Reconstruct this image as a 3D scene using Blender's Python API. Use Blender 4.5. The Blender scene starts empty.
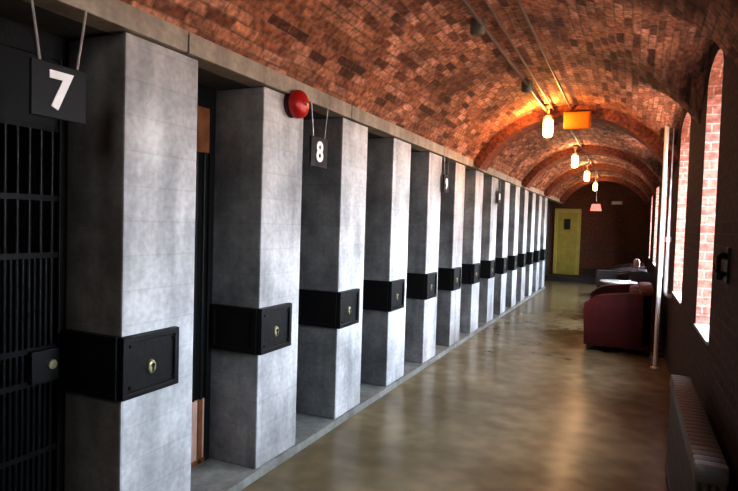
import bpy, bmesh, math, random
from mathutils import Vector, Matrix
random.seed(7)
S = bpy.context.scene
COL = S.collection
PI = math.pi

# ------------------------------------------------------------------ helpers
class MB:
    def __init__(self):
        self.b = bmesh.new()
    def box(self, x0, x1, y0, y1, z0, z1, bev=0.0):
        t = bmesh.new()
        bmesh.ops.create_cube(t, size=1)
        for v in t.verts:
            v.co = Vector((x0 + (v.co.x + .5) * (x1 - x0), y0 + (v.co.y + .5) * (y1 - y0), z0 + (v.co.z + .5) * (z1 - z0)))
        if bev:
            bmesh.ops.bevel(t, geom=t.edges[:], offset=bev, segments=2, affect='EDGES', profile=.6)
        self.add(t)
        return self
    def add(self, t):
        m = bpy.data.meshes.new('tmp'); t.to_mesh(m); t.free()
        self.b.from_mesh(m); bpy.data.meshes.remove(m)
    def tube(self, pts, r, n=12, caps=True):
        pts = [Vector(p) for p in pts]
        rs = r if isinstance(r, (list, tuple)) else [r] * len(pts)
        rings = []
        ref = None
        for i, p in enumerate(pts):
            d = (pts[min(i + 1, len(pts) - 1)] - pts[max(i - 1, 0)]).normalized()
            if ref is None:
                ref = Vector((0, 0, 1)) if abs(d.z) < .9 else Vector((1, 0, 0))
            u = d.cross(ref).normalized(); w = d.cross(u).normalized()
            rings.append([self.b.verts.new(p + (u * math.cos(2 * PI * k / n) + w * math.sin(2 * PI * k / n)) * rs[i]) for k in range(n)])
        for a, c in zip(rings, rings[1:]):
            for k in range(n):
                self.b.faces.new((a[k], a[(k + 1) % n], c[(k + 1) % n], c[k]))
        if caps:
            self.b.faces.new(rings[0]); self.b.faces.new(rings[-1])
        return self
    def lathe(self, prof, axis='Z', o=(0, 0, 0), n=24):
        """prof: list of (r, h); solid of revolution about axis through o"""
        o = Vector(o)
        def P(r, h, a):
            c, s = r * math.cos(a), r * math.sin(a)
            return o + (Vector((c, s, h)) if axis == 'Z' else Vector((h, c, s)) if axis == 'X' else Vector((s, h, c)))
        rings = []
        for r, h in prof:
            if r < 1e-6:
                rings.append([self.b.verts.new(P(0, h, 0))])
            else:
                rings.append([self.b.verts.new(P(r, h, 2 * PI * k / n)) for k in range(n)])
        for a, c in zip(rings, rings[1:]):
            for k in range(n):
                k2 = (k + 1) % n
                if len(a) == 1 and len(c) == 1: continue
                if len(a) == 1: self.b.faces.new((a[0], c[k2], c[k]))
                elif len(c) == 1: self.b.faces.new((a[k], a[k2], c[0]))
                else: self.b.faces.new((a[k], a[k2], c[k2], c[k]))
        if len(rings[0]) > 1: self.b.faces.new(rings[0])
        if len(rings[-1]) > 1: self.b.faces.new(rings[-1])
        return self
    def prism(self, poly, ax, a0, a1):
        """poly in the two other axes (cyclic order y,z for x / x,z for y / x,y for z), extruded along ax"""
        def P(p, a):
            return Vector((a, p[0], p[1])) if ax == 'X' else Vector((p[0], a, p[1])) if ax == 'Y' else Vector((p[0], p[1], a))
        A = [self.b.verts.new(P(p, a0)) for p in poly]
        B = [self.b.verts.new(P(p, a1)) for p in poly]
        n = len(poly)
        self.b.faces.new(A); self.b.faces.new(B)
        for i in range(n):
            self.b.faces.new((A[i], A[(i + 1) % n], B[(i + 1) % n], B[i]))
        return self
    def build(self, name, mat, parent=None, smooth=False, uv=True, shift=(0, 0, 0)):
        b = self.b
        bmesh.ops.recalc_face_normals(b, faces=b.faces[:])
        if any(shift):
            bmesh.ops.translate(b, verts=b.verts[:], vec=shift)
        if uv:
            lay = b.loops.layers.uv.new('UVMap')
            for f in b.faces:
                n = f.normal
                ax = max(range(3), key=lambda i: abs(n[i]))
                for l in f.loops:
                    c = l.vert.co
                    l[lay].uv = (c.y, c.z) if ax == 0 else (c.x + .11, c.z) if ax == 1 else (c.y, c.x)
        m = bpy.data.meshes.new(name)
        b.to_mesh(m); b.free()
        if smooth:
            for p in m.polygons: p.use_smooth = True
            try: m.set_sharp_from_angle(angle=math.radians(40))
            except Exception: pass
        m.materials.append(mat)
        o = bpy.data.objects.new(name, m)
        COL.objects.link(o)
        if parent: o.parent = parent
        return o

def tag(o, label=None, cat=None, group=None, kind=None):
    if label: o['label'] = label
    if cat: o['category'] = cat
    if group: o['group'] = group
    if kind: o['kind'] = kind
    return o

def thing(name, label, cat, loc=(0, 0, 0), group=None, rz=0):
    o = bpy.data.objects.new(name, None); COL.objects.link(o)
    o.location = loc; o.rotation_euler = (0, 0, rz); o.empty_display_size = .1
    return tag(o, label, cat, group)

def struct(o, label=None):
    return tag(o, label, None, None, 'structure')

def dup(root, loc, label, rz=None):
    r = root.copy(); COL.objects.link(r); r.location = loc; r['label'] = label
    if rz is not None: r.rotation_euler = (0, 0, rz)
    for ch in list(root.children):
        c = ch.copy(); COL.objects.link(c); c.parent = r
        for g in ch.children:
            d = g.copy(); COL.objects.link(d); d.parent = c
    return r

# ------------------------------------------------------------------ materials
def new_mat(name):
    m = bpy.data.materials.new(name); m.use_nodes = True
    nt = m.node_tree; nt.nodes.clear()
    out = nt.nodes.new('ShaderNodeOutputMaterial'); bs = nt.nodes.new('ShaderNodeBsdfPrincipled')
    nt.links.new(bs.outputs[0], out.inputs[0])
    return m, nt, bs
def N(nt, t, **kw):
    n = nt.nodes.new(t)
    for k, v in kw.items():
        if k in n.inputs: n.inputs[k].default_value = v
        else: setattr(n, k, v)
    return n
def ramp(nt, fac, stops):
    r = nt.nodes.new('ShaderNodeValToRGB')
    el = r.color_ramp.elements
    while len(el) < len(stops): el.new(.5)
    for e, (p, c) in zip(el, stops):
        e.position = p; e.color = c if len(c) == 4 else (*c, 1)
    nt.links.new(fac, r.inputs[0]); return r.outputs[0]
def mix(nt, fac, a, b, mode='MIX'):
    m = nt.nodes.new('ShaderNodeMix'); m.data_type = 'RGBA'; m.blend_type = mode
    for sock, v in ((m.inputs[0], fac), (m.inputs[6], a), (m.inputs[7], b)):
        if hasattr(v, 'is_linked') or hasattr(v, 'node'): nt.links.new(v, sock)
        elif isinstance(v, (int, float)): sock.default_value = v
        else: sock.default_value = (*v, 1) if len(v) == 3 else v
    return m.outputs[2]
def simple(name, col, rough=.5, metal=0, var=.12, scale=14, bump=.0, emis=None, es=0):
    m, nt, bs = new_mat(name)
    tc = N(nt, 'ShaderNodeTexCoord')
    no = N(nt, 'ShaderNodeTexNoise', Scale=scale, Detail=5.0)
    nt.links.new(tc.outputs['Object'], no.inputs['Vector'])
    c = ramp(nt, no.outputs[0], [(.3, tuple(x * (1 - var) for x in col)), (.7, tuple(min(1, x * (1 + var)) for x in col))])
    nt.links.new(c, bs.inputs['Base Color'])
    bs.inputs['Roughness'].default_value = rough; bs.inputs['Metallic'].default_value = metal
    if bump:
        b = N(nt, 'ShaderNodeBump', Strength=bump, Distance=.01)
        nt.links.new(no.outputs[0], b.inputs['Height']); nt.links.new(b.outputs[0], bs.inputs['Normal'])
    if emis:
        bs.inputs['Emission Color'].default_value = (*emis, 1); bs.inputs['Emission Strength'].default_value = es
    return m

def brick(name, c1, c2, mortar, bw=.22, rh=.072, ms=.007, stain=.5, bump=.5, lime=.0, rough=.85, dark=(.05, .022, .015), vary=0):
    m, nt, bs = new_mat(name)
    tc = N(nt, 'ShaderNodeTexCoord')
    wob = N(nt, 'ShaderNodeTexNoise', Scale=6.0, Detail=2.0)
    nt.links.new(tc.outputs['UV'], wob.inputs['Vector'])
    va = N(nt, 'ShaderNodeVectorMath', operation='MULTIPLY_ADD')
    nt.links.new(wob.outputs['Color'], va.inputs[0]); va.inputs[1].default_value = (.02, .012, 0)
    nt.links.new(tc.outputs['UV'], va.inputs[2])
    br = N(nt, 'ShaderNodeTexBrick')
    br.inputs['Scale'].default_value = 1; br.inputs['Mortar Size'].default_value = ms; br.inputs['Mortar Smooth'].default_value = .25
    br.inputs['Brick Width'].default_value = bw; br.inputs['Row Height'].default_value = rh; br.inputs['Bias'].default_value = -.1
    br.inputs['Color1'].default_value = (*c1, 1); br.inputs['Color2'].default_value = (*c2, 1); br.inputs['Mortar'].default_value = (*mortar, 1)
    nt.links.new(va.outputs[0], br.inputs['Vector'])
    bc = br.outputs[0]
    if vary:      # single bricks burnt dark or fired pale
        br.inputs['Color1'].default_value = (0, 0, 0, 1); br.inputs['Color2'].default_value = (1, 1, 1, 1)
        br.inputs['Mortar'].default_value = (0, 0, 0, 1); br.inputs['Bias'].default_value = 0
        g = lambda k, t: tuple(a + (b - a) * t for a, b in zip(c1, c2)) if k == 1 else tuple(a * k for a in c1)
        vc = ramp(nt, br.outputs[0], [(.0, (.16, .062, .042)), (.2, g(.75, 0)), (.45, c1), (.75, c2), (1, tuple(min(1, x * y) for x, y in zip(c2, (1.1, 1.25, 1.5))))])
        bc = mix(nt, br.outputs['Fac'], vc, mortar)
    n1 = N(nt, 'ShaderNodeTexNoise', Scale=1.3, Detail=6.0, Roughness=.65)
    nt.links.new(tc.outputs['UV'], n1.inputs['Vector'])
    st = ramp(nt, n1.outputs[0], [(.38, (1, 1, 1)), (.66, (0, 0, 0))])
    stm = N(nt, 'ShaderNodeMath', operation='MULTIPLY'); nt.links.new(st, stm.inputs[0]); stm.inputs[1].default_value = stain
    c = mix(nt, stm.outputs[0], bc, dark)
    n2 = N(nt, 'ShaderNodeTexNoise', Scale=22.0, Detail=4.0)
    nt.links.new(tc.outputs['UV'], n2.inputs['Vector'])
    sp = ramp(nt, n2.outputs[0], [(.35, (.55, .55, .55)), (.65, (1.3, 1.3, 1.3))])
    c = mix(nt, 1.0, c, sp, 'MULTIPLY')
    if lime:
        n3 = N(nt, 'ShaderNodeTexNoise', Scale=2.6, Detail=8.0, Roughness=.7)
        nt.links.new(tc.outputs['UV'], n3.inputs['Vector'])
        lm = ramp(nt, n3.outputs[0], [(.58, (0, 0, 0)), (.75, (lime, lime, lime))])
        c = mix(nt, lm, c, (.42, .3, .24))
    nt.links.new(c, bs.inputs['Base Color'])
    bs.inputs['Roughness'].default_value = rough
    b = N(nt, 'ShaderNodeBump', Strength=bump, Distance=.012, invert=True)
    h = N(nt, 'ShaderNodeMath', operation='MULTIPLY_ADD')
    nt.links.new(n2.outputs[0], h.inputs[0]); h.inputs[1].default_value = .35; nt.links.new(br.outputs['Fac'], h.inputs[2])
    nt.links.new(h.outputs[0], b.inputs['Height']); nt.links.new(b.outputs[0], bs.inputs['Normal'])
    return m

def concrete(name, base, var=.25, lines=True, rnd=0):
    m, nt, bs = new_mat(name)
    tc = N(nt, 'ShaderNodeTexCoord')
    oi = N(nt, 'ShaderNodeObjectInfo')
    off = N(nt, 'ShaderNodeVectorMath', operation='MULTIPLY_ADD')
    nt.links.new(oi.outputs['Location'], off.inputs[0]); off.inputs[1].default_value = (.7, 1.37, .5)
    nt.links.new(tc.outputs['Object'], off.inputs[2])
    n1 = N(nt, 'ShaderNodeTexNoise', Scale=2.2, Detail=7.0, Roughness=.62)
    n2 = N(nt, 'ShaderNodeTexNoise', Scale=30.0, Detail=4.0)
    mp = N(nt, 'ShaderNodeMapping'); mp.inputs['Scale'].default_value = (5, 5, .7)
    nt.links.new(off.outputs[0], mp.inputs[0])
    n3 = N(nt, 'ShaderNodeTexNoise', Scale=1.6, Detail=4.0)
    nt.links.new(mp.outputs[0], n3.inputs['Vector'])
    for n in (n1, n2): nt.links.new(off.outputs[0], n.inputs['Vector'])
    lo = tuple(x * (1 - var) for x in base); hi = tuple(min(1, x * (1 + var)) for x in base)
    c = ramp(nt, n1.outputs[0], [(.32, lo), (.5, base), (.66, hi)])
    s3 = ramp(nt, n3.outputs[0], [(.3, (.72, .72, .73)), (.6, (1, 1, 1))])
    c = mix(nt, 1.0, c, s3, 'MULTIPLY')
    s2 = ramp(nt, n2.outputs[0], [(.3, (.86, .86, .86)), (.7, (1.06, 1.06, 1.06))])
    c = mix(nt, 1.0, c, s2, 'MULTIPLY')
    # dark pitting
    v = N(nt, 'ShaderNodeTexNoise', Scale=9.0, Detail=8.0, Roughness=.75)
    nt.links.new(off.outputs[0], v.inputs['Vector'])
    pit = ramp(nt, v.outputs[0], [(.27, (.45, .45, .46)), (.36, (1, 1, 1))])
    c = mix(nt, .8, c, pit, 'MULTIPLY')
    hsrc = n2.outputs[0]
    if lines:
        sx = N(nt, 'ShaderNodeSeparateXYZ'); nt.links.new(tc.outputs['Object'], sx.inputs[0])
        md = N(nt, 'ShaderNodeMath', operation='FRACT')
        ml = N(nt, 'ShaderNodeMath', operation='MULTIPLY'); nt.links.new(sx.outputs[2], ml.inputs[0]); ml.inputs[1].default_value = 1 / .17
        nt.links.new(ml.outputs[0], md.inputs[0])
        ln = ramp(nt, md.outputs[0], [(0, (.8, .8, .8)), (.04, (1, 1, 1)), (.96, (1, 1, 1)), (1, (.8, .8, .8))])
        c = mix(nt, .55, c, ln, 'MULTIPLY')
    if rnd:
        tn = ramp(nt, oi.outputs['Random'], [(0, (1, 1, 1)), (1, (1 - rnd, 1 - rnd * 1.15, 1 - rnd * 1.25))])
        c = mix(nt, 1.0, c, tn, 'MULTIPLY')
    nt.links.new(c, bs.inputs['Base Color'])
    bs.inputs['Roughness'].default_value = .75
    b = N(nt, 'ShaderNodeBump', Strength=.25, Distance=.008)
    nt.links.new(v.outputs[0], b.inputs['Height']); nt.links.new(b.outputs[0], bs.inputs['Normal'])
    return m

M_VAULT = brick('vault_brick', (.52, .215, .125), (.72, .345, .215), (.44, .25, .175), bw=.22, rh=.07, ms=.006, stain=.72, bump=.9, lime=.6, vary=1.0)
M_RIB = brick('rib_brick', (.30, .09, .05), (.40, .14, .08), (.24, .12, .08), bw=.075, rh=.21, ms=.006, stain=.5, bump=.5)
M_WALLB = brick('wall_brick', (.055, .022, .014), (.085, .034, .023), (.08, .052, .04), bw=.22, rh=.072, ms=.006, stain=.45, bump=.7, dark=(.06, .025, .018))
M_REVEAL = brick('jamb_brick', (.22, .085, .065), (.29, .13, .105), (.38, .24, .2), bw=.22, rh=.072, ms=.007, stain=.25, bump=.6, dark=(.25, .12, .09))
M_ENDB = brick('end_brick', (.17, .058, .025), (.21, .075, .035), (.15, .065, .04), stain=.4, bump=.4)
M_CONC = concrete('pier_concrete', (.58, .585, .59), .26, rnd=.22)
M_CONC_SHADE = concrete('pier_side_shade', (.29, .295, .30), .4)
M_LINT = concrete('lintel_concrete', (.40, .36, .31), lines=False)
M_LEDGE = concrete('ledge_concrete', (.30, .295, .27), lines=False)
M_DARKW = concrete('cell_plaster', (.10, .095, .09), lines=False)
M_IRON = simple('black_iron', (.008, .008, .009), .5, .2, .3, 25, .25)
M_BAR = simple('bar_iron', (.010, .010, .012), .4, .4, .3, 25, .15)
M_BRASS = simple('brass', (.36, .33, .2), .5, .6, .2, 30)
M_BLACK = simple('sign_black', (.008, .009, .011), .65)
M_WHITE = simple('numeral_white', (.85, .85, .84), .5, 0, .05)
M_CHAIN = simple('chain_steel', (.42, .42, .42), .4, .5)
M_RED = simple('bell_red', (.42, .012, .01), .28, 0, .08)
M_REDD = simple('bell_back', (.05, .008, .008), .5)
M_COND = simple('conduit_steel', (.16, .115, .095), .45, .3, .2, 20)
M_CAP = simple('cap_metal', (.30, .26, .2), .4, .7)
M_JBOX = simple('junction_box', (.17, .17, .14), .5, .3)
M_AMBER = simple('amber_box', (.42, .135, .006), .5, 0, .12, 12)
M_SOFA = simple('red_leather', (.075, .002, .004), .6, 0, .2, 8, .12)
M_SOFA2 = simple('dark_leather', (.03, .018, .02), .4, 0, .2, 8, .12)
M_PINK = simple('pale_cushion', (.75, .6, .58), .8, 0, .08)
M_WOODD = simple('dark_wood', (.05, .03, .02), .35, 0, .3, 10)
M_TABLE = simple('table_top', (.75, .75, .7), .12, 0, .05)
M_PIPE = simple('pipe_white', (.78, .79, .8), .35, 0, .06)
M_RAD = simple('radiator_paint', (.15, .132, .12), .42, .1, .15, 10)
M_DOOR = simple('door_yellow', (.40, .33, .07), .45, 0, .1, 5)
M_DOORF = simple('door_frame_yellow', (.48, .41, .11), .45, 0, .1, 5)
M_SILL = simple('sill_paint', (.30, .29, .26), .6, 0, .2, 8)
M_WFRAME = simple('window_frame_paint', (.55, .53, .5), .5)
M_ORWOOD = simple('door_wood', (.28, .12, .05), .5, 0, .3, 10)
M_PALEP = simple('door_panel_pink', (.62, .42, .34), .6, 0, .15, 10)
M_STEP = simple('step_dark', (.03, .025, .022), .6)
M_PALE = simple('pale_plastic', (.6, .6, .55), .5)
M_BULB = simple('bulb_glass', (.9, .8, .6), .3, 0, .02, 5, 0, (1.0, .72, .30), 9)
M_REDLAMP = simple('red_lamp_glow', (.8, .25, .22), .4, 0, .05, 5, 0, (1, .16, .14), .55)

def floor_mat():
    m, nt, bs = new_mat('polished_floor')
    tc = N(nt, 'ShaderNodeTexCoord')
    n1 = N(nt, 'ShaderNodeTexNoise', Scale=1.1, Detail=3.0, Roughness=.55)
    n2 = N(nt, 'ShaderNodeTexNoise', Scale=6.0, Detail=1.5, Roughness=.5)
    mp = N(nt, 'ShaderNodeMapping'); mp.inputs['Location'].default_value = (3.3, 1.7, .37)
    nt.links.new(tc.outputs['Object'], mp.inputs[0])
    for n in (n1, n2): nt.links.new(mp.outputs[0], n.inputs['Vector'])
    c = ramp(nt, n1.outputs[0], [(.3, (.16, .125, .072)), (.5, (.23, .183, .108)), (.72, (.31, .25, .152))])
    s = ramp(nt, n2.outputs[0], [(.3, (.8, .8, .8)), (.7, (1.12, 1.12, 1.12))])
    c = mix(nt, 1.0, c, s, 'MULTIPLY')
    nt.links.new(c, bs.inputs['Base Color'])
    r = N(nt, 'ShaderNodeMapRange'); r.inputs['To Min'].default_value = .13; r.inputs['To Max'].default_value = .28
    bs.inputs['Roughness'].default_value = .24
    bs.inputs['Specular IOR Level'].default_value = .4
    return m
M_FLOOR = floor_mat()

def glass_mat():
    m, nt, bs = new_mat('window_glass')
    out = [n for n in nt.nodes if n.type == 'OUTPUT_MATERIAL'][0]
    nt.nodes.remove(bs)
    tr = N(nt, 'ShaderNodeBsdfTransparent'); gl = N(nt, 'ShaderNodeBsdfGlossy'); gl.inputs['Roughness'].default_value = .03
    mx = N(nt, 'ShaderNodeMixShader'); mx.inputs[0].default_value = .05
    gl.inputs['Color'].default_value = (.9, .95, 1, 1)
    nt.links.new(tr.outputs[0], mx.inputs[1]); nt.links.new(gl.outputs[0], mx.inputs[2])
    nt.links.new(mx.outputs[0], out.inputs[0])
    return m
M_GLASS = glass_mat()

# ------------------------------------------------------------------ layout constants (metres)
XF = -2.20                 # front plane of the piers
XB = -2.578                # back plane of the piers (cell doors)
XR = 0.50                  # inner face of the window wall
ZL = 2.597                 # underside of the lintel
P, A, Y0 = 1.1129, .4988, 2.4746   # bay, pier width, far edge of first pier
NP = 14
ZB0, ZB1 = .838, 1.142     # lock box band
YB, YE = -3.0, 20.7
WT = .40                   # window wall thickness
WINS = [(2.0, 2.75), (4.36, 5.20), (6.62, 7.86), (10.3, 11.4), (13.4, 15.0), (17.2, 18.3)]
ZS = .99
def ztop(w): return 3.01 if w[0] < 5 else 3.04
RIBS = [8.36, 12.45, 15.9, 19.6]
CX, R0, CROWN = -.85, 1.558, 3.44
def barrel(x):
    d = R0 * R0 - (x - CX) ** 2
    return CROWN - R0 + math.sqrt(max(d, 0))

# ------------------------------------------------------------------ setting
struct(MB().box(-3.5, XR + WT, YB, YE + .1, -.2, 0).build('floor', M_FLOOR))
struct(MB().box(XB - .9, XF + .02, YB, 17.05, 0, .06, .006).build('trim_1', M_LEDGE), 'low grey concrete ledge the piers stand on')
# lintel with open joints every few metres
lm = MB()
joints = [YB, 2.36, 4.3, 6.9, 9.8, 12.6, 15.4, YE]
for a, c in zip(joints, joints[1:]):
    lm.box(XF - .12, XF + .03, a + .006, c - .006, ZL, 2.715, .006)
lm.box(XF - .12, XF - .03, YB, YE, ZL + .02, 2.74)
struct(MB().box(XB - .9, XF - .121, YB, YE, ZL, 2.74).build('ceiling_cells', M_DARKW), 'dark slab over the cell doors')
struct(lm.build('trim_2', M_LINT), 'long grey concrete lintel over the piers')
# left wall: plain wall beside the camera, cell back wall, partitions behind the piers, plain wall after the last pier
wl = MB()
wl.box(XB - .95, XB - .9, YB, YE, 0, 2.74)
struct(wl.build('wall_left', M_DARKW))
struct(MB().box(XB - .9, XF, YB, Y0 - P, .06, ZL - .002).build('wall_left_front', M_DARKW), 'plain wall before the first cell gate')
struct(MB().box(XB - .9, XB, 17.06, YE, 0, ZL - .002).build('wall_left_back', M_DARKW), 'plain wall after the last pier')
struct(MB().box(-3.6, XR + WT, YB - .1, YB, -.1, 3.7).build('wall_back', M_ENDB))
struct(MB().box(-3.6, XR + WT, YE, YE + .1, -.1, 3.7).build('wall_end', M_ENDB))
struct(MB().box(-2.55, .48, 19.55, YE - .002, .0, .16, .01).build('trim_3', M_STEP), 'dark step in front of the yellow door')
struct(MB().box(-1.45, .48, YE - .03, YE - .002, .16, .42, .005).box(-1.45, .48, YE - .02, YE - .002, 1.0, 1.05).build('baseboard_end', M_WOODD))

# right wall with arched window openings
wr = MB()
edges = [YB] + [v for w in WINS for v in w] + [YE]
for i in range(0, len(edges), 2):
    wr.box(XR, XR + WT, edges[i], edges[i + 1], 0, 3.6)
for w in WINS:
    wr.box(XR, XR + WT, w[0], w[1], 0, ZS)
    n = 14; poly = []
    zt = ztop(w); rise = .16
    hw = (w[1] - w[0]) / 2; yc = (w[0] + w[1]) / 2
    for i in range(n + 1):
        t = -1 + 2 * i / n
        poly.append((yc + hw * t, zt - rise + rise * math.sqrt(max(0, 1 - t * t * .999)) if abs(t) < 1 else zt - rise))
    poly += [(w[1], 3.6), (w[0], 3.6)]
    wr.prism(poly, 'X', XR, XR + WT)
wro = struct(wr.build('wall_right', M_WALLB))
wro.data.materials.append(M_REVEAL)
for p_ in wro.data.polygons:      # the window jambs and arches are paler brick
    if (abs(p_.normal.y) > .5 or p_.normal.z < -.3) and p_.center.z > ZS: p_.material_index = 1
# vaulted ceiling: barrel plus lunettes over the windows
LUN = [(-1.65, 1.2), (2.2, 1.2), (4.72, .93), (7.05, 1.30), (10.6, 1.75), (14.2, 1.6), (17.75, 1.6)]
def lun(x, y):
    z = 0
    for yc, hw in LUN:
        t = abs(y - yc) / hw
        if t < 1:
            z = max(z, 2.45 + (3.17 + .19 * (XR - x) - 2.45) * (1 - t ** 2.6) ** (1 / 2.4))
    return z
vb = bmesh.new(); uvl = vb.loops.layers.uv.new('UVMap')
angs = [math.radians(a) for a in [-60 + 124 * i / 70 for i in range(71)]]
xs = [CX + R0 * math.sin(a) for a in angs]
ny = 420
ys = [YB + (YE - YB) * j / ny for j in range(ny + 1)]
grid = []
for j, y in enumerate(ys):
    row = []
    for a, x in zip(angs, xs):
        z = barrel(x)
        if x > CX - .2: z = max(z, lun(x, y))
        row.append((vb.verts.new((x, y, z)), a * R0))
    grid.append(row)
for j in range(ny):
    for i in range(70):
        q = [grid[j][i], grid[j + 1][i], grid[j + 1][i + 1], grid[j][i + 1]]
        f = vb.faces.new([v for v, _ in q]); f.smooth = True
        for l, (v, s) in zip(f.loops, q): l[uvl].uv = (v.co.y, s)
me = bpy.data.meshes.new('ceiling'); vb.to_mesh(me); vb.free(); me.materials.append(M_VAULT)
ceil = bpy.data.objects.new('ceiling', me); COL.objects.link(ceil); struct(ceil)
# transverse brick ribs
for i, ry in enumerate(RIBS):
    poly_o, poly_i = [], []
    for k in range(41):
        a = math.radians(-60 + 120 * k / 40)
        poly_o.append((CX + (R0 + .15) * math.sin(a), CROWN - R0 + (R0 + .15) * math.cos(a)))
        poly_i.append((CX + (R0 - .14) * math.sin(a), CROWN - R0 + (R0 - .14) * math.cos(a)))
    rb = bmesh.new(); ul = rb.loops.layers.uv.new('UVMap')
    def vv(p, y): return rb.verts.new((p[0], y, p[1]))
    Wd = .45
    F0 = [(vv(o, ry), vv(n_, ry), vv(n_, ry + Wd), vv(o, ry + Wd)) for o, n_ in zip(poly_o, poly_i)]
    for k in range(40):
        s0, s1 = k * .075, (k + 1) * .075
        for (p, q, u0, u1) in ((0, 1, 0, .25), (1, 2, .25, .70), (2, 3, .70, .95), (3, 0, 0, .45)):
            f = rb.faces.new((F0[k][p], F0[k][q], F0[k + 1][q], F0[k + 1][p]))
            for l, uv in zip(f.loops, ((s0, u0), (s0, u1), (s1, u1), (s1, u0))): l[ul].uv = uv
    bmesh.ops.recalc_face_normals(rb, faces=rb.faces[:])
    me = bpy.data.meshes.new('trim'); rb.to_mesh(me); rb.free(); me.materials.append(M_RIB)
    o = bpy.data.objects.new('trim_%d' % (4 + i), me); COL.objects.link(o)
    struct(o, 'brick rib arching across the vault')

# windows
for i, w in enumerate(WINS):
    x = XR + .32
    zt = ztop(w)
    g = MB().box(x + .02, x + .026, w[0] + .03, w[1] - .03, ZS + .03, zt - .02).build('window_%d' % (i + 1), M_GLASS)
    struct(g)
    fr = MB()
    for y in (w[0], w[1] - .05): fr.box(x, x + .05, y, y + .05, ZS, zt - .1)
    fr.box(x, x + .05, w[0], w[1], ZS, ZS + .06)
    fr.box(x, x + .05, w[0], w[1], zt - .19, zt)
    ym = (w[0] + w[1]) / 2
    fr.box(x + .005, x + .045, ym - .015, ym + .015, ZS + .05, zt - .1)
    for k in range(1, 5):
        z = ZS + (zt - ZS) * k / 5
        fr.box(x + .008, x + .042, w[0] + .05, w[1] - .05, z - .012, z + .012)
    fr.build('window_frame', M_WFRAME, g)
    MB().box(XR - .015, XR + .32, w[0] + .001, w[1] - .001, ZS - .01, ZS + .015, .005).build('window_sill', M_SILL, g)

# yellow door at the end
dr = struct(MB().box(-2.31, -1.68, YE - .055, YE - .012, .165, 2.30, .006).build('door_1', M_DOOR))
MB().box(-2.42, -2.31, YE - .08, YE - .004, .165, 2.42, .008).box(-1.68, -1.56, YE - .08, YE - .004, .165, 2.42, .008).box(-2.42, -1.56, YE - .082, YE - .004, 2.30, 2.43, .008).build('door_frame', M_DOORF, dr)
dp = MB()
for z0, z1 in ((.35, 1.05), (1.2, 1.62)):
    for x0, x1 in ((-2.25, -2.03), (-1.96, -1.74)):
        dp.box(x0, x1, YE - .066, YE - .05, z0, z1, .006)
dp.build('door_panel', M_DOOR, dr)
tag(MB().box(-2.10, -1.90, YE - .068, YE - .05, 1.72, 2.08, .006).build('door_window', M_BLACK, dr), 'small dark window in the door')
MB().lathe([(.0, -.07), (.025, -.065), (.028, -.04), (.012, -.03), (.012, 0)], 'Y', (-1.74, YE - .05, 1.15), 12).build('door_knob', M_BRASS, dr, True)

# ------------------------------------------------------------------ piers
ORD = ['nearest', 'second', 'third', 'fourth', 'fifth', 'sixth', 'seventh', 'eighth', 'ninth', 'tenth', 'eleventh', 'twelfth', 'thirteenth', 'last']
def ordl(k): return ORD[k] if k in (0, 13) else ORD[k]
extra = {0: 'nearest grey concrete pier, right of the black plate numbered 7',
         1: 'second grey concrete pier from the camera, with the red bell on it',
         2: 'third grey concrete pier from the camera, just beyond the number 8 plate',
         13: 'last and smallest concrete pier at the far end, before the yellow door'}
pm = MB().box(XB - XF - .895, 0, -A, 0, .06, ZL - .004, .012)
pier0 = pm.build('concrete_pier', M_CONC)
pier0.data.materials.append(M_CONC_SHADE)          # same concrete as the face, with the flanks' shade put into its colour
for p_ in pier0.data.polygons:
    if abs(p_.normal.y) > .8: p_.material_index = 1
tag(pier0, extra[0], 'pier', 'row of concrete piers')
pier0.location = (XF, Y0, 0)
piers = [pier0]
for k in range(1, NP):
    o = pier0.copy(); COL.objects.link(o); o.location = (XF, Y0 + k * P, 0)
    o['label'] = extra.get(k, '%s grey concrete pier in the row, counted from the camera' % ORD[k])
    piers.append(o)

# ------------------------------------------------------------------ iron lock boxes wrapped round the piers
lb = thing('lock_box', 'black iron lock box on the nearest concrete pier, left end of the row', 'lock box', (XF, Y0, 0), 'lock boxes on the piers')
L0, L1, t = -A, -.152, .022
# front plate and side plate of the casing as one L-shaped iron mesh
MB().prism([(0, L1), (t, L1), (t, L0 - t), (XB - XF + .004, L0 - t), (XB - XF + .004, L0), (0, L0)], 'Z', ZB0, ZB1).build('casing', M_IRON, lb)
rim = MB()
h = t + .014
rim.box(t, h, L0 - t, L1, ZB1 - .03, ZB1, .004).box(t, h, L0 - t, L1, ZB0, ZB0 + .03, .004)
rim.box(t, h, L1 - .03, L1, ZB0, ZB1, .004).box(t, h, L0 - t, L0 - t + .03, ZB0, ZB1, .004)
rim.build('rim', M_IRON, lb)
rs = MB()
rs.box(XB - XF + .01, .0, L0 - t - .012, L0 - t, ZB1 - .03, ZB1, .004).box(XB - XF + .01, .0, L0 - t - .012, L0 - t, ZB0, ZB0 + .03, .004)
rs.box(XB - XF + .01, XB - XF + .035, L0 - t - .0115, L0 - t, ZB0 + .004, ZB1 - .004).box(-.03, -.002, L0 - t - .0115, L0 - t, ZB0 + .004, ZB1 - .004)
rs.build('side_rim', M_IRON, lb)
yk, zk = -.335, .968
es = MB().lathe([(.0, .016), (.018, .016), (.028, .012), (.032, .003), (.032, 0)], 'X', (0, 0, 0), 20)
for v in es.b.verts: v.co = Vector((v.co.x + t, v.co.y * .85 + yk, v.co.z * 1.15 + zk))
eso = tag(es.build('keyhole_plate', M_BRASS, lb, True), 'brass oval keyhole plate')
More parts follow.
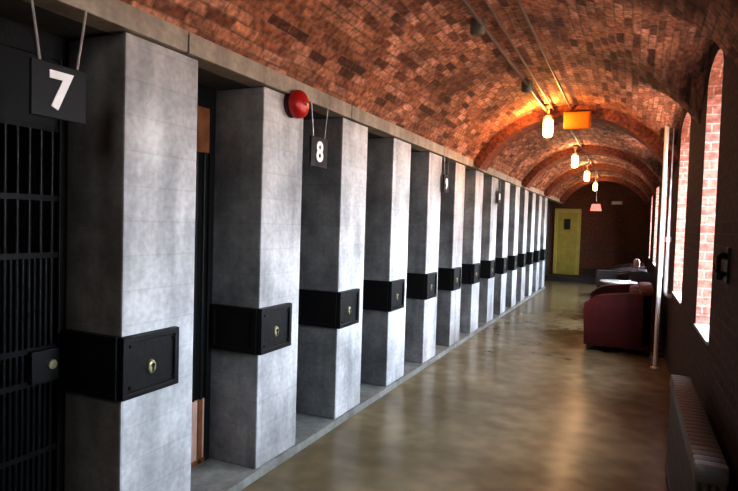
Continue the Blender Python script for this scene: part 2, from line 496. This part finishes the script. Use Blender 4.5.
MB().lathe([(.0, .019), (.011, .019), (.011, .012)], 'X', (t, yk, zk + .008), 12).box(t + .012, t + .019, yk - .005, yk + .005, zk - .024, zk + .008).build('keyhole', M_BLACK, eso)
for sy in (L0 + .02, L1 - .045):
    for sz in (ZB0 + .05, ZB1 - .05):
        MB().lathe([(.0, .010), (.007, .008), (.009, 0)], 'X', (t, sy + .012, sz), 10).build('rivet', M_BAR, lb, True)
for k in range(1, NP):
    dup(lb, (XF, Y0 + k * P, 0), 'black iron lock box on the last pier before the yellow door' if k == NP - 1 else
        'black iron lock box on the pier with the red bell' if k == 1 else
        'black iron lock box on the %s concrete pier from the camera' % ORD[k])

# ------------------------------------------------------------------ cell gates
OW = P - A
def opening(k): return Y0 + k * P - P          # near edge of opening k (far edge of the pier before it)
gate = thing('cell_gate', 'black iron barred cell gate below the plate numbered 7, left edge', 'gate', (XB - .03, opening(0), 0), 'barred cell gates')
gf = MB()
gf.box(-.02, .02, .002, .045, .06, ZL - .002, .004).box(-.02, .02, OW - .045, OW - .002, .06, ZL - .002, .004)
gf.box(-.02, .02, .045, OW - .045, ZL - .12, ZL - .002)
gf.box(-.02, .02, .045, OW - .045, .06, .14)
gf.build('frame', M_IRON, gate)
for z in (2.14, 1.80, 1.52, 1.06, .90, .55):
    MB().box(-.012, .012, .045, OW - .045, z - .014, z + .014).build('rail', M_BAR, gate)
tag(MB().box(-.006, .006, .045, OW - .045, 2.15, ZL - .12).build('transom_panel', M_BLACK, gate), 'solid black panel over the bars')
barm = None; barl = None
nb = 9
for i in range(nb):
    y = .045 + (OW - .09) * (i + .5) / nb
    if barm is None:
        b0 = MB().tube([(0, 0, .1), (0, 0, 2.15)], .011, 10).build('bar', M_BAR, gate, True); barm = b0
    else:
        b0 = barm.copy(); COL.objects.link(b0)
    b0.location = (0, y, 0)
for i in range(nb - 1):
    y = .045 + (OW - .09) * (i + 1) / nb
    if barl is None:
        b0 = MB().tube([(0, 0, .1), (0, 0, 1.52)], .009, 10).build('bar', M_BAR, gate, True); barl = b0
    else:
        b0 = barl.copy(); COL.objects.link(b0)
    b0.location = (0, y, 0)
lk = MB().box(.012, .045, OW - .20, OW - .05, .90, 1.06, .006).build('lock_plate', M_IRON, gate)
MB().lathe([(.0, .018), (.022, .015), (.026, 0)], 'X', (.045, OW - .10, .985), 16).build('keyhole_plate', M_BRASS, lk, True)
for k in range(2, 8):
    dup(gate, (XB - .03, opening(k), 0), 'black iron barred cell gate just before the %s concrete pier from the camera' % ORD[k])
wd = thing('cell_door', 'cell door of brown wood and black iron between first and second pier', 'door', (XB - .03, opening(1), 0))
MB().box(-.02, .02, .002, .05, .06, ZL - .01, .004).box(-.02, .02, OW - .05, OW - .002, .06, ZL - .01, .004).box(-.02, .02, .05, OW - .05, ZL - .14, ZL - .01).build('frame', M_IRON, wd)
tag(MB().box(-.015, .012, .05, OW - .05, 2.16, 2.46, .005).build('upper_panel', M_ORWOOD, wd), 'brown wooden upper panel')
mi = MB().box(-.012, .0, .05, OW - .05, .50, 2.16)
for i in range(7):
    y = .09 + (OW - .18) * i / 6
    mi.tube([(.006, y, .5), (.006, y, 2.16)], .01, 8)
tag(mi.build('iron_panel', M_IRON, wd), 'black iron middle panel')
tag(MB().box(-.015, .01, .05, OW - .05, .06, .50, .005).build('lower_panel', M_PALEP, wd), 'pale pink lower panel')
MB().box(.01, .018, .10, .14, .06, .50).box(.01, .018, OW - .12, OW - .08, .06, .50).box(.01, .018, .05, OW - .05, .06, .09).build('lower_rail', M_ORWOOD, wd)

# ------------------------------------------------------------------ hanging number plates
def number_plate(txt, yc, zc, label, w=.245, size=.205):
    t_ = thing('number_plate', label, 'sign', (-2.155, yc, zc), 'cell number plates')
    MB().box(-.008, .008, -w / 2, w / 2, -.11, .11, .003).build('plate', M_BLACK, t_)
    cu = bpy.data.curves.new('numeral', 'FONT'); cu.body = txt; cu.size = size; cu.align_x = 'CENTER'; cu.align_y = 'CENTER'
    cu.offset = .007; cu.extrude = .002; cu.space_character = .9
    tmp = bpy.data.objects.new('numeral_tmp', cu); COL.objects.link(tmp)
    bpy.context.view_layer.update()
    me_ = bpy.data.meshes.new_from_object(tmp.evaluated_get(bpy.context.evaluated_depsgraph_get()))
    bpy.data.objects.remove(tmp)
    me_.name = 'numeral'; me_.materials.clear(); me_.materials.append(M_WHITE)
    o = bpy.data.objects.new('numeral', me_); COL.objects.link(o); o.parent = t_
    o.location = (.0105, 0, -.004); o.rotation_euler = (PI / 2, 0, PI / 2)
    for s in (-1, 1):
        MB().tube([(0, s * w * .34, .112), (0, s * w * .51, ZL - zc)], .0055, 8).build('hanger', M_CHAIN, t_, True)
    return t_
number_plate('7', 1.60, 2.222, 'black square plate with white number 7 hanging at far left')
number_plate('8', 3.735, 2.245, 'black square plate with white number 8 hanging right of red bell')
number_plate('9', 6.965, 2.25, 'small dark number plate hanging just past the fifth pier', .2, .18)
number_plate('10', 10.16, 2.26, 'small dark number plate hanging just past the eighth pier', .2, .15)

# ------------------------------------------------------------------ alarm bell
bell = thing('alarm_bell', 'round red alarm bell high on the second concrete pier', 'bell', (XF, 3.405, 2.535))
MB().lathe([(.0, .045), (.055, .045), (.085, .03), (.09, 0)], 'X', n=28).build('back_box', M_REDD, bell, True)
MB().lathe([(.092, .04), (.097, .046), (.097, .075), (.088, .098), (.062, .115), (.03, .123), (0, .125)], 'X', n=32).build('gong', M_RED, bell, True)
MB().lathe([(.013, .12), (.013, .134), (.0, .137)], 'X', n=12).build('bolt', M_CAP, bell, True)

# ------------------------------------------------------------------ conduits, boxes, lamps on the vault
for i, (x0, x1, z, r, lab) in enumerate([(-1.21, -1.13, 3.345, .017, 'left one of three metal conduits running under the vault'),
                                       (-1.02, -1.05, 3.375, .012, 'middle one of three metal conduits running under the vault'),
                                       (-.828, -.824, 3.385, .014, 'right one of three metal conduits running under the vault')]):
    c = MB().tube([(x0, YB + .05, z), (x1, RIBS[0] + .02, z)], r, 12).build('conduit', M_COND, None, True)
    tag(c, lab, 'pipe', 'conduits under the vault')
seg = [(RIBS[i] + .45, RIBS[i + 1]) for i in range(3)]
for i, (a, c_) in enumerate(seg):
    c = MB().tube([(-.98, a, 3.385), (-.98, c_, 3.385)], .016, 10).build('conduit', M_COND, None, True)
    tag(c, 'metal conduit under the vault between the %s and %s hanging lamps' % (ORD[i] if i else 'first', ORD[i + 1] if i < 2 else 'last'), 'pipe', 'conduits under the vault')
for y, x, lab in ((4.59, -1.2, 'round grey junction box on the left conduit, nearer the camera'), (6.68, -1.15, 'round grey junction box on the left conduit, nearer the first lamp')):
    j = thing('junction_box', lab, 'box', (x, y, 3.39), 'junction boxes')
    MB().lathe([(.0, -.11), (.052, -.11), (.06, -.10), (.06, 0), (0, 0)], n=20).build('housing', M_JBOX, j, True)
    MB().lathe([(.0, -.118), (.04, -.118), (.046, -.11)], n=20).build('cover', M_COND, j, True)
lamp = None
LAB = ['nearest glowing glass lamp hanging from the vault, beside an orange box', 'second glowing glass lamp along the vault from the camera',
       'third glowing glass lamp along the vault from the camera', 'farthest glowing glass lamp hanging from the vault']
for i, y in enumerate((8.11, 12.2, 15.65, 19.42)):
    if lamp is None:
        lamp = thing('hanging_lamp', LAB[0], 'lamp', (-1.09, y, 3.10), 'lamps hanging from the vault')
        MB().lathe([(0, .30), (.055, .30), (.055, .275), (.016, .26), (.016, .165), (0, .165)], n=16).build('stem', M_CAP, lamp, True)
        MB().lathe([(.0, .17), (.04, .17), (.066, .145), (.07, .11), (.07, .10), (0, .10)], n=20).build('cap', M_CAP, lamp, True)
        MB().lathe([(.0, .105), (.062, .105), (.066, .08), (.066, -.09), (.052, -.12), (.025, -.13), (0, -.132)], n=24).build('glass_shade', M_BULB, lamp, True)
        for q in range(4):
            a = PI / 4 + q * PI / 2
            MB().tube([(.072 * math.cos(a), .072 * math.sin(a), .11), (.073 * math.cos(a), .073 * math.sin(a), -.09), (.03 * math.cos(a), .03 * math.sin(a), -.14)], .003, 6).build('guard_wire', M_CAP, lamp)
    else:
        dup(lamp, (-1.09, y, 3.10), LAB[i])
ab = thing('wall_box', 'orange box on the vault rib right of the nearest lamp', 'box', (-.735, RIBS[0], 3.215))
MB().box(-.175, .175, -.10, .0, -.115, .115, .012).build('case', M_AMBER, ab)
MB().box(-.15, .15, -.112, -.10, -.09, .09, .006).build('cover', M_AMBER, ab)
# red pendant and pale fitting near the end wall
rp = thing('exit_lamp', 'small red glowing lamp hanging before the end wall', 'lamp', (-.85, 15.86, 2.32))
rm = MB(); rm.prism([(-.14, -.10), (.14, -.10), (.10, .08), (-.10, .08)], 'Y', -.04, .04)
rm.build('shade', M_REDLAMP, rp)
MB().tube([(0, 0, .11), (0, 0, .97)], .008, 8).build('stem', M_CAP, rp)
MB().prism([(-.10, .08), (.10, .08), (.03, .15), (-.03, .15)], 'Y', -.045, .045).build('cap', M_REDD, rp)
el = thing('wall_lamp', 'small pale oval fitting high on the end wall', 'lamp', (-.464, YE, 2.65))
MB().box(-.17, .17, -.07, -.002, -.06, .06, .025).build('body', M_PALE, el)
MB().box(-.13, .13, -.08, -.068, -.035, .035, .004).build('lens', M_WHITE, el)

# ------------------------------------------------------------------ right side: risers, radiator, bracket
p1 = thing('riser_pipe', 'left and longer of two white vertical pipes by the red sofa', 'pipe', (.352, 8.02, 0), 'white riser pipes')
MB().tube([(0, 0, 0), (0, 0, 3.3)], .027, 16).build('pipe', M_PIPE, p1, True)
MB().lathe([(.03, 0), (.055, 0), (.055, .012), (.03, .025)], n=18).build('floor_collar', M_PIPE, p1, True)
p2 = thing('riser_pipe', 'right one of two white vertical pipes, bending into the brick wall', 'pipe', (.428, 8.02, 0), 'white riser pipes')
MB().tube([(.07, 0, .93), (.04, 0, .93), (.012, 0, .945), (.002, 0, .98), (0, 0, 1.02), (0, 0, 3.3)], .029, 16).build('pipe', M_PIPE, p2, True)
MB().lathe([(.031, 1.6), (.036, 1.61), (.036, 1.66), (.031, 1.67)], n=16).build('coupling', M_PIPE, p2, True)

rad = thing('radiator', 'old grey cast iron radiator under the windows at lower right', 'radiator', (.355, 2.77, 0))
sec = None
ns = 27
for i in range(ns):
    if sec is None:
        s = MB()
        for dx in (-.048, -.016, .016, .048):
            s.tube([(dx, 0, .12), (dx, 0, .68)], .0125, 10)
        # top and bottom headers as rounded slabs across the section
        for zc, zz in ((.70, .045), (.10, .04)):
            s.box(-.066, .066, -.029, .029, zc - zz, zc + zz, .02)
        sec = s.build('section', M_RAD, rad, True); o = sec
    else:
        o = sec.copy(); COL.objects.link(o)
    o.location = (0, .03 + i * .062, 0)
for y in (.03, .03 + (ns - 1) * .062):
    for x in (-.045, .045):
        MB().tube([(x, y, 0), (x, y, .07)], [.02, .013], 10).build('foot', M_RAD, rad, True)
MB().tube([(0, ns * .062 + .0, .1), (0, ns * .062 + .08, .1), (0, ns * .062 + .10, .08), (0, ns * .062 + .10, 0)], .014, 10).build('feed_pipe', M_RAD, rad, True)

br = thing('wall_bracket', 'black iron hook bracket on the brick wall beside the nearest window', 'bracket', (XR, 3.70, 1.56))
MB().box(-.012, 0, -.05, .05, -.11, .09, .004).build('back_plate', M_IRON, br)
MB().tube([(-.01, 0, .04), (-.04, -.06, .05), (-.07, -.14, .03), (-.075, -.22, -.03)], [.018, .018, .016, .012], 10).build('arm', M_IRON, br, True)
MB().tube([(-.01, 0, -.06), (-.05, -.04, -.05), (-.07, -.08, -.02), (-.06, -.10, .03)], .013, 10).build('hook', M_IRON, br, True)
MB().lathe([(0, -.022), (.018, -.014), (.022, 0), (.018, .014), (0, .022)], 'X', (-.05, -.07, -.07), 14).build('knob', M_BAR, br, True)

# ------------------------------------------------------------------ furniture on the right
def sofa(name, label, y0, length, mat, x0=-.57, x1=.35, group=None):
    t_ = thing(name, label, 'sofa', (x0, y0, 0), group)
    W = x1 - x0
    MB().box(.03, W - .01, .02, length - .02, .10, .30, .02).build('base', mat, t_)
    n = 2 if length > 1.2 else 1
    cl = (length - .36) / n
    for i in range(n):
        MB().box(.0, W - .22, .18 + i * cl + .004, .18 + (i + 1) * cl - .004, .30, .47, .05).build('seat_cushion', mat, t_, True)
        MB().box(W - .34, W - .14, .18 + i * cl + .004, .18 + (i + 1) * cl - .004, .45, .86, .07).build('back_cushion', mat, t_, True)
    MB().box(W - .20, W, .0, length, .10, .90, .05).build('backrest', mat, t_, True)
    for y in (0, length - .18):
        a = MB()
        a.prism([(.02, .08), (W - .02, .08), (W - .02, .86), (W - .30, .86), (.24, .81), (.14, .78), (.10, .72), (.005, .68), (.0, .6)], 'Y', y, y + .18)
        bmesh.ops.bevel(a.b, geom=a.b.edges[:], offset=.022, segments=2, affect='EDGES', profile=.6)
        a.build('armrest', mat, t_, True)
    for x in (.08, W - .08):
        for y in (.08, length - .08):
            MB().tube([(x, y, 0), (x, y, .105)], [.02, .03], 10).build('foot', M_WOODD, t_)
    return t_
sofa('sofa', 'dark red leather sofa standing by the white pipes at right', 8.66, 1.75, M_SOFA)

# round table with pale top behind the red sofa
tb = thing('round_table', 'round table with glossy pale top behind the red sofa', 'table', (-.17, 11.5, 0))
MB().lathe([(0, .755), (.31, .755), (.325, .765), (.325, .785), (.315, .795), (0, .795)], n=32).build('table_top', M_TABLE, tb, True)
MB().lathe([(.05, .03), (.03, .1), (.03, .62), (.09, .757), (0, .757)], n=16).build('pedestal', M_WOODD, tb, True)
MB().lathe([(0, .0), (.2, .0), (.2, .02), (.06, .05), (0, .05)], n=24).build('foot', M_WOODD, tb, True)
mg = MB()
mg.prism([(-.10, .0), (.09, .0), (.10, .03), (.06, .028), (.0, .012), (-.10, .01)], 'Y', -.14, .14)
mgo = mg.build('magazine', M_PALE)
mgo.location = (-.06, 11.4, .796); tag(mgo, 'open pale magazine curling up on the round table', 'magazine')

def chair(label, x, y, rz, mat):
    t_ = thing('dining_chair', label, 'chair', (x, y, 0), 'dark chairs', rz)
    MB().box(-.21, .21, -.21, .21, .43, .48, .02).build('seat', mat, t_)
    bk = MB()
    bk.box(-.21, .21, .19, .225, .62, .92, .015)
    bk.build('backrest', mat, t_)
    for sx in (-.18, .18):
        MB().tube([(sx, -.18, 0), (sx, -.18, .44)], .017, 8).build('leg', M_WOODD, t_)
        MB().tube([(sx, .22, 0), (sx, .20, .45), (sx, .205, .92)], .017, 8).build('leg', M_WOODD, t_)
    return t_
chair('dark chair standing left behind the round table', -.36, 12.35, .25, M_SOFA2)
chair('dark chair standing right behind the round table', .14, 12.2, -.3, M_SOFA2)
sofa('armchair', 'dark leather armchair with a pale cushion, below the far window', 13.1, .95, M_SOFA2, -.45, .36)
cu = MB().box(-.17, .17, -.06, .06, -.1, .1, .05)
cuo = cu.build('cushion', M_PINK, None, True); cuo.location = (.14, 13.42, 1.03); cuo.rotation_euler = (0, .12, PI / 2)
tag(cuo, 'pale pink cushion lying on top of the dark armchair', 'cushion')
sofa('sofa', 'dark leather sofa farthest down the corridor', 15.2, 1.7, M_SOFA2, -.45, .36)

# ------------------------------------------------------------------ light
W = bpy.data.worlds.new('World'); S.world = W; W.use_nodes = True
nt = W.node_tree; nt.nodes.clear()
out = nt.nodes.new('ShaderNodeOutputWorld'); bg = nt.nodes.new('ShaderNodeBackground')
tc = nt.nodes.new('ShaderNodeTexCoord'); sx = nt.nodes.new('ShaderNodeSeparateXYZ')
nt.links.new(tc.outputs['Generated'], sx.inputs[0])
mr = nt.nodes.new('ShaderNodeMapRange'); mr.inputs['From Min'].default_value = -1; mr.inputs['From Max'].default_value = 1
nt.links.new(sx.outputs[2], mr.inputs[0])
c = ramp(nt, mr.outputs[0], [(.0, (.26, .19, .14)), (.47, (.36, .27, .21)), (.52, (.84, .94, 1.04)), (1, (.66, .84, 1.08))])
nt.links.new(c, bg.inputs[0]); bg.inputs[1].default_value = 27.0
nt.links.new(bg.outputs[0], out.inputs[0])
for w in WINS:
    l = bpy.data.lights.new('window_portal', 'AREA'); l.shape = 'RECTANGLE'; l.size = w[1] - w[0]; l.size_y = ztop(w) - ZS
    l.cycles.is_portal = True
    o = bpy.data.objects.new('window_portal', l); COL.objects.link(o)
    o.location = (XR + WT + .01, (w[0] + w[1]) / 2, (ztop(w) + ZS) / 2)
    o.rotation_euler = (0, PI / 2, 0)
    # area lights shine along local -Z: turn it to face -X, width along Y
    o.rotation_euler = Matrix(((0, 0, 1), (1, 0, 0), (0, 1, 0))).to_euler()

pl = bpy.data.lights.new('near_fill', 'POINT'); pl.energy = 36; pl.color = (1, .96, .9); pl.shadow_soft_size = .45  # added fill behind the camera to lift the nearest piers, no fixture there
po = bpy.data.objects.new('near_fill', pl); COL.objects.link(po); po.location = (-1.09, -.6, 2.95)
for y in (8.11, 12.2, 15.65, 19.42):
    pl = bpy.data.lights.new('lamp_light', 'POINT'); pl.energy = 30 if y < 9 else 9; pl.color = (1, .46, .13) if y < 9 else (1, .62, .33); pl.shadow_soft_size = .04
    po = bpy.data.objects.new('lamp_light', pl); COL.objects.link(po); po.location = (-1.09, y - .14, 3.19)
sl = bpy.data.lights.new('sun', 'SUN'); sl.energy = .8; sl.color = (1, .9, .8); sl.angle = .02
so = bpy.data.objects.new('sun', sl); COL.objects.link(so)
so.rotation_euler = Vector((-.39, .93, -.42)).to_track_quat('-Z', 'Y').to_euler()
so.location = (6, -6, 8)
# ------------------------------------------------------------------ camera
f, yaw, pit, roll = 568.68, .4306, .0390, .0302
cy, sy = math.cos(yaw), math.sin(yaw)
F = Vector((-sy * math.cos(pit), cy * math.cos(pit), -math.sin(pit)))
Rv = Vector((cy, sy, 0)); U = Rv.cross(F)
R2 = Rv * math.cos(roll) + U * math.sin(roll); U2 = -Rv * math.sin(roll) + U * math.cos(roll)
cam = bpy.data.cameras.new('camera'); cam.sensor_width = 36; cam.lens = f / 738 * 36; cam.clip_start = .05
co = bpy.data.objects.new('camera', cam); COL.objects.link(co)
m4 = Matrix.Identity(4)
for i in range(3):
    m4[i][0] = R2[i]; m4[i][1] = U2[i]; m4[i][2] = -F[i]
m4[0][3], m4[1][3], m4[2][3] = 0, 0, 1.724
co.matrix_world = m4
S.camera = co
S.view_settings.view_transform = 'Standard'
S.view_settings.look = 'None'
S.view_settings.exposure = .85
S.view_settings.gamma = .76
S.cycles.use_adaptive_sampling = False
S.cycles.sample_clamp_indirect = 4.0
S.cycles.blur_glossy = 1.0
S.cycles.caustics_reflective = False
S.cycles.caustics_refractive = False
S.cycles.denoising_prefilter = 'ACCURATE'
S.cycles.denoising_quality = 'HIGH'
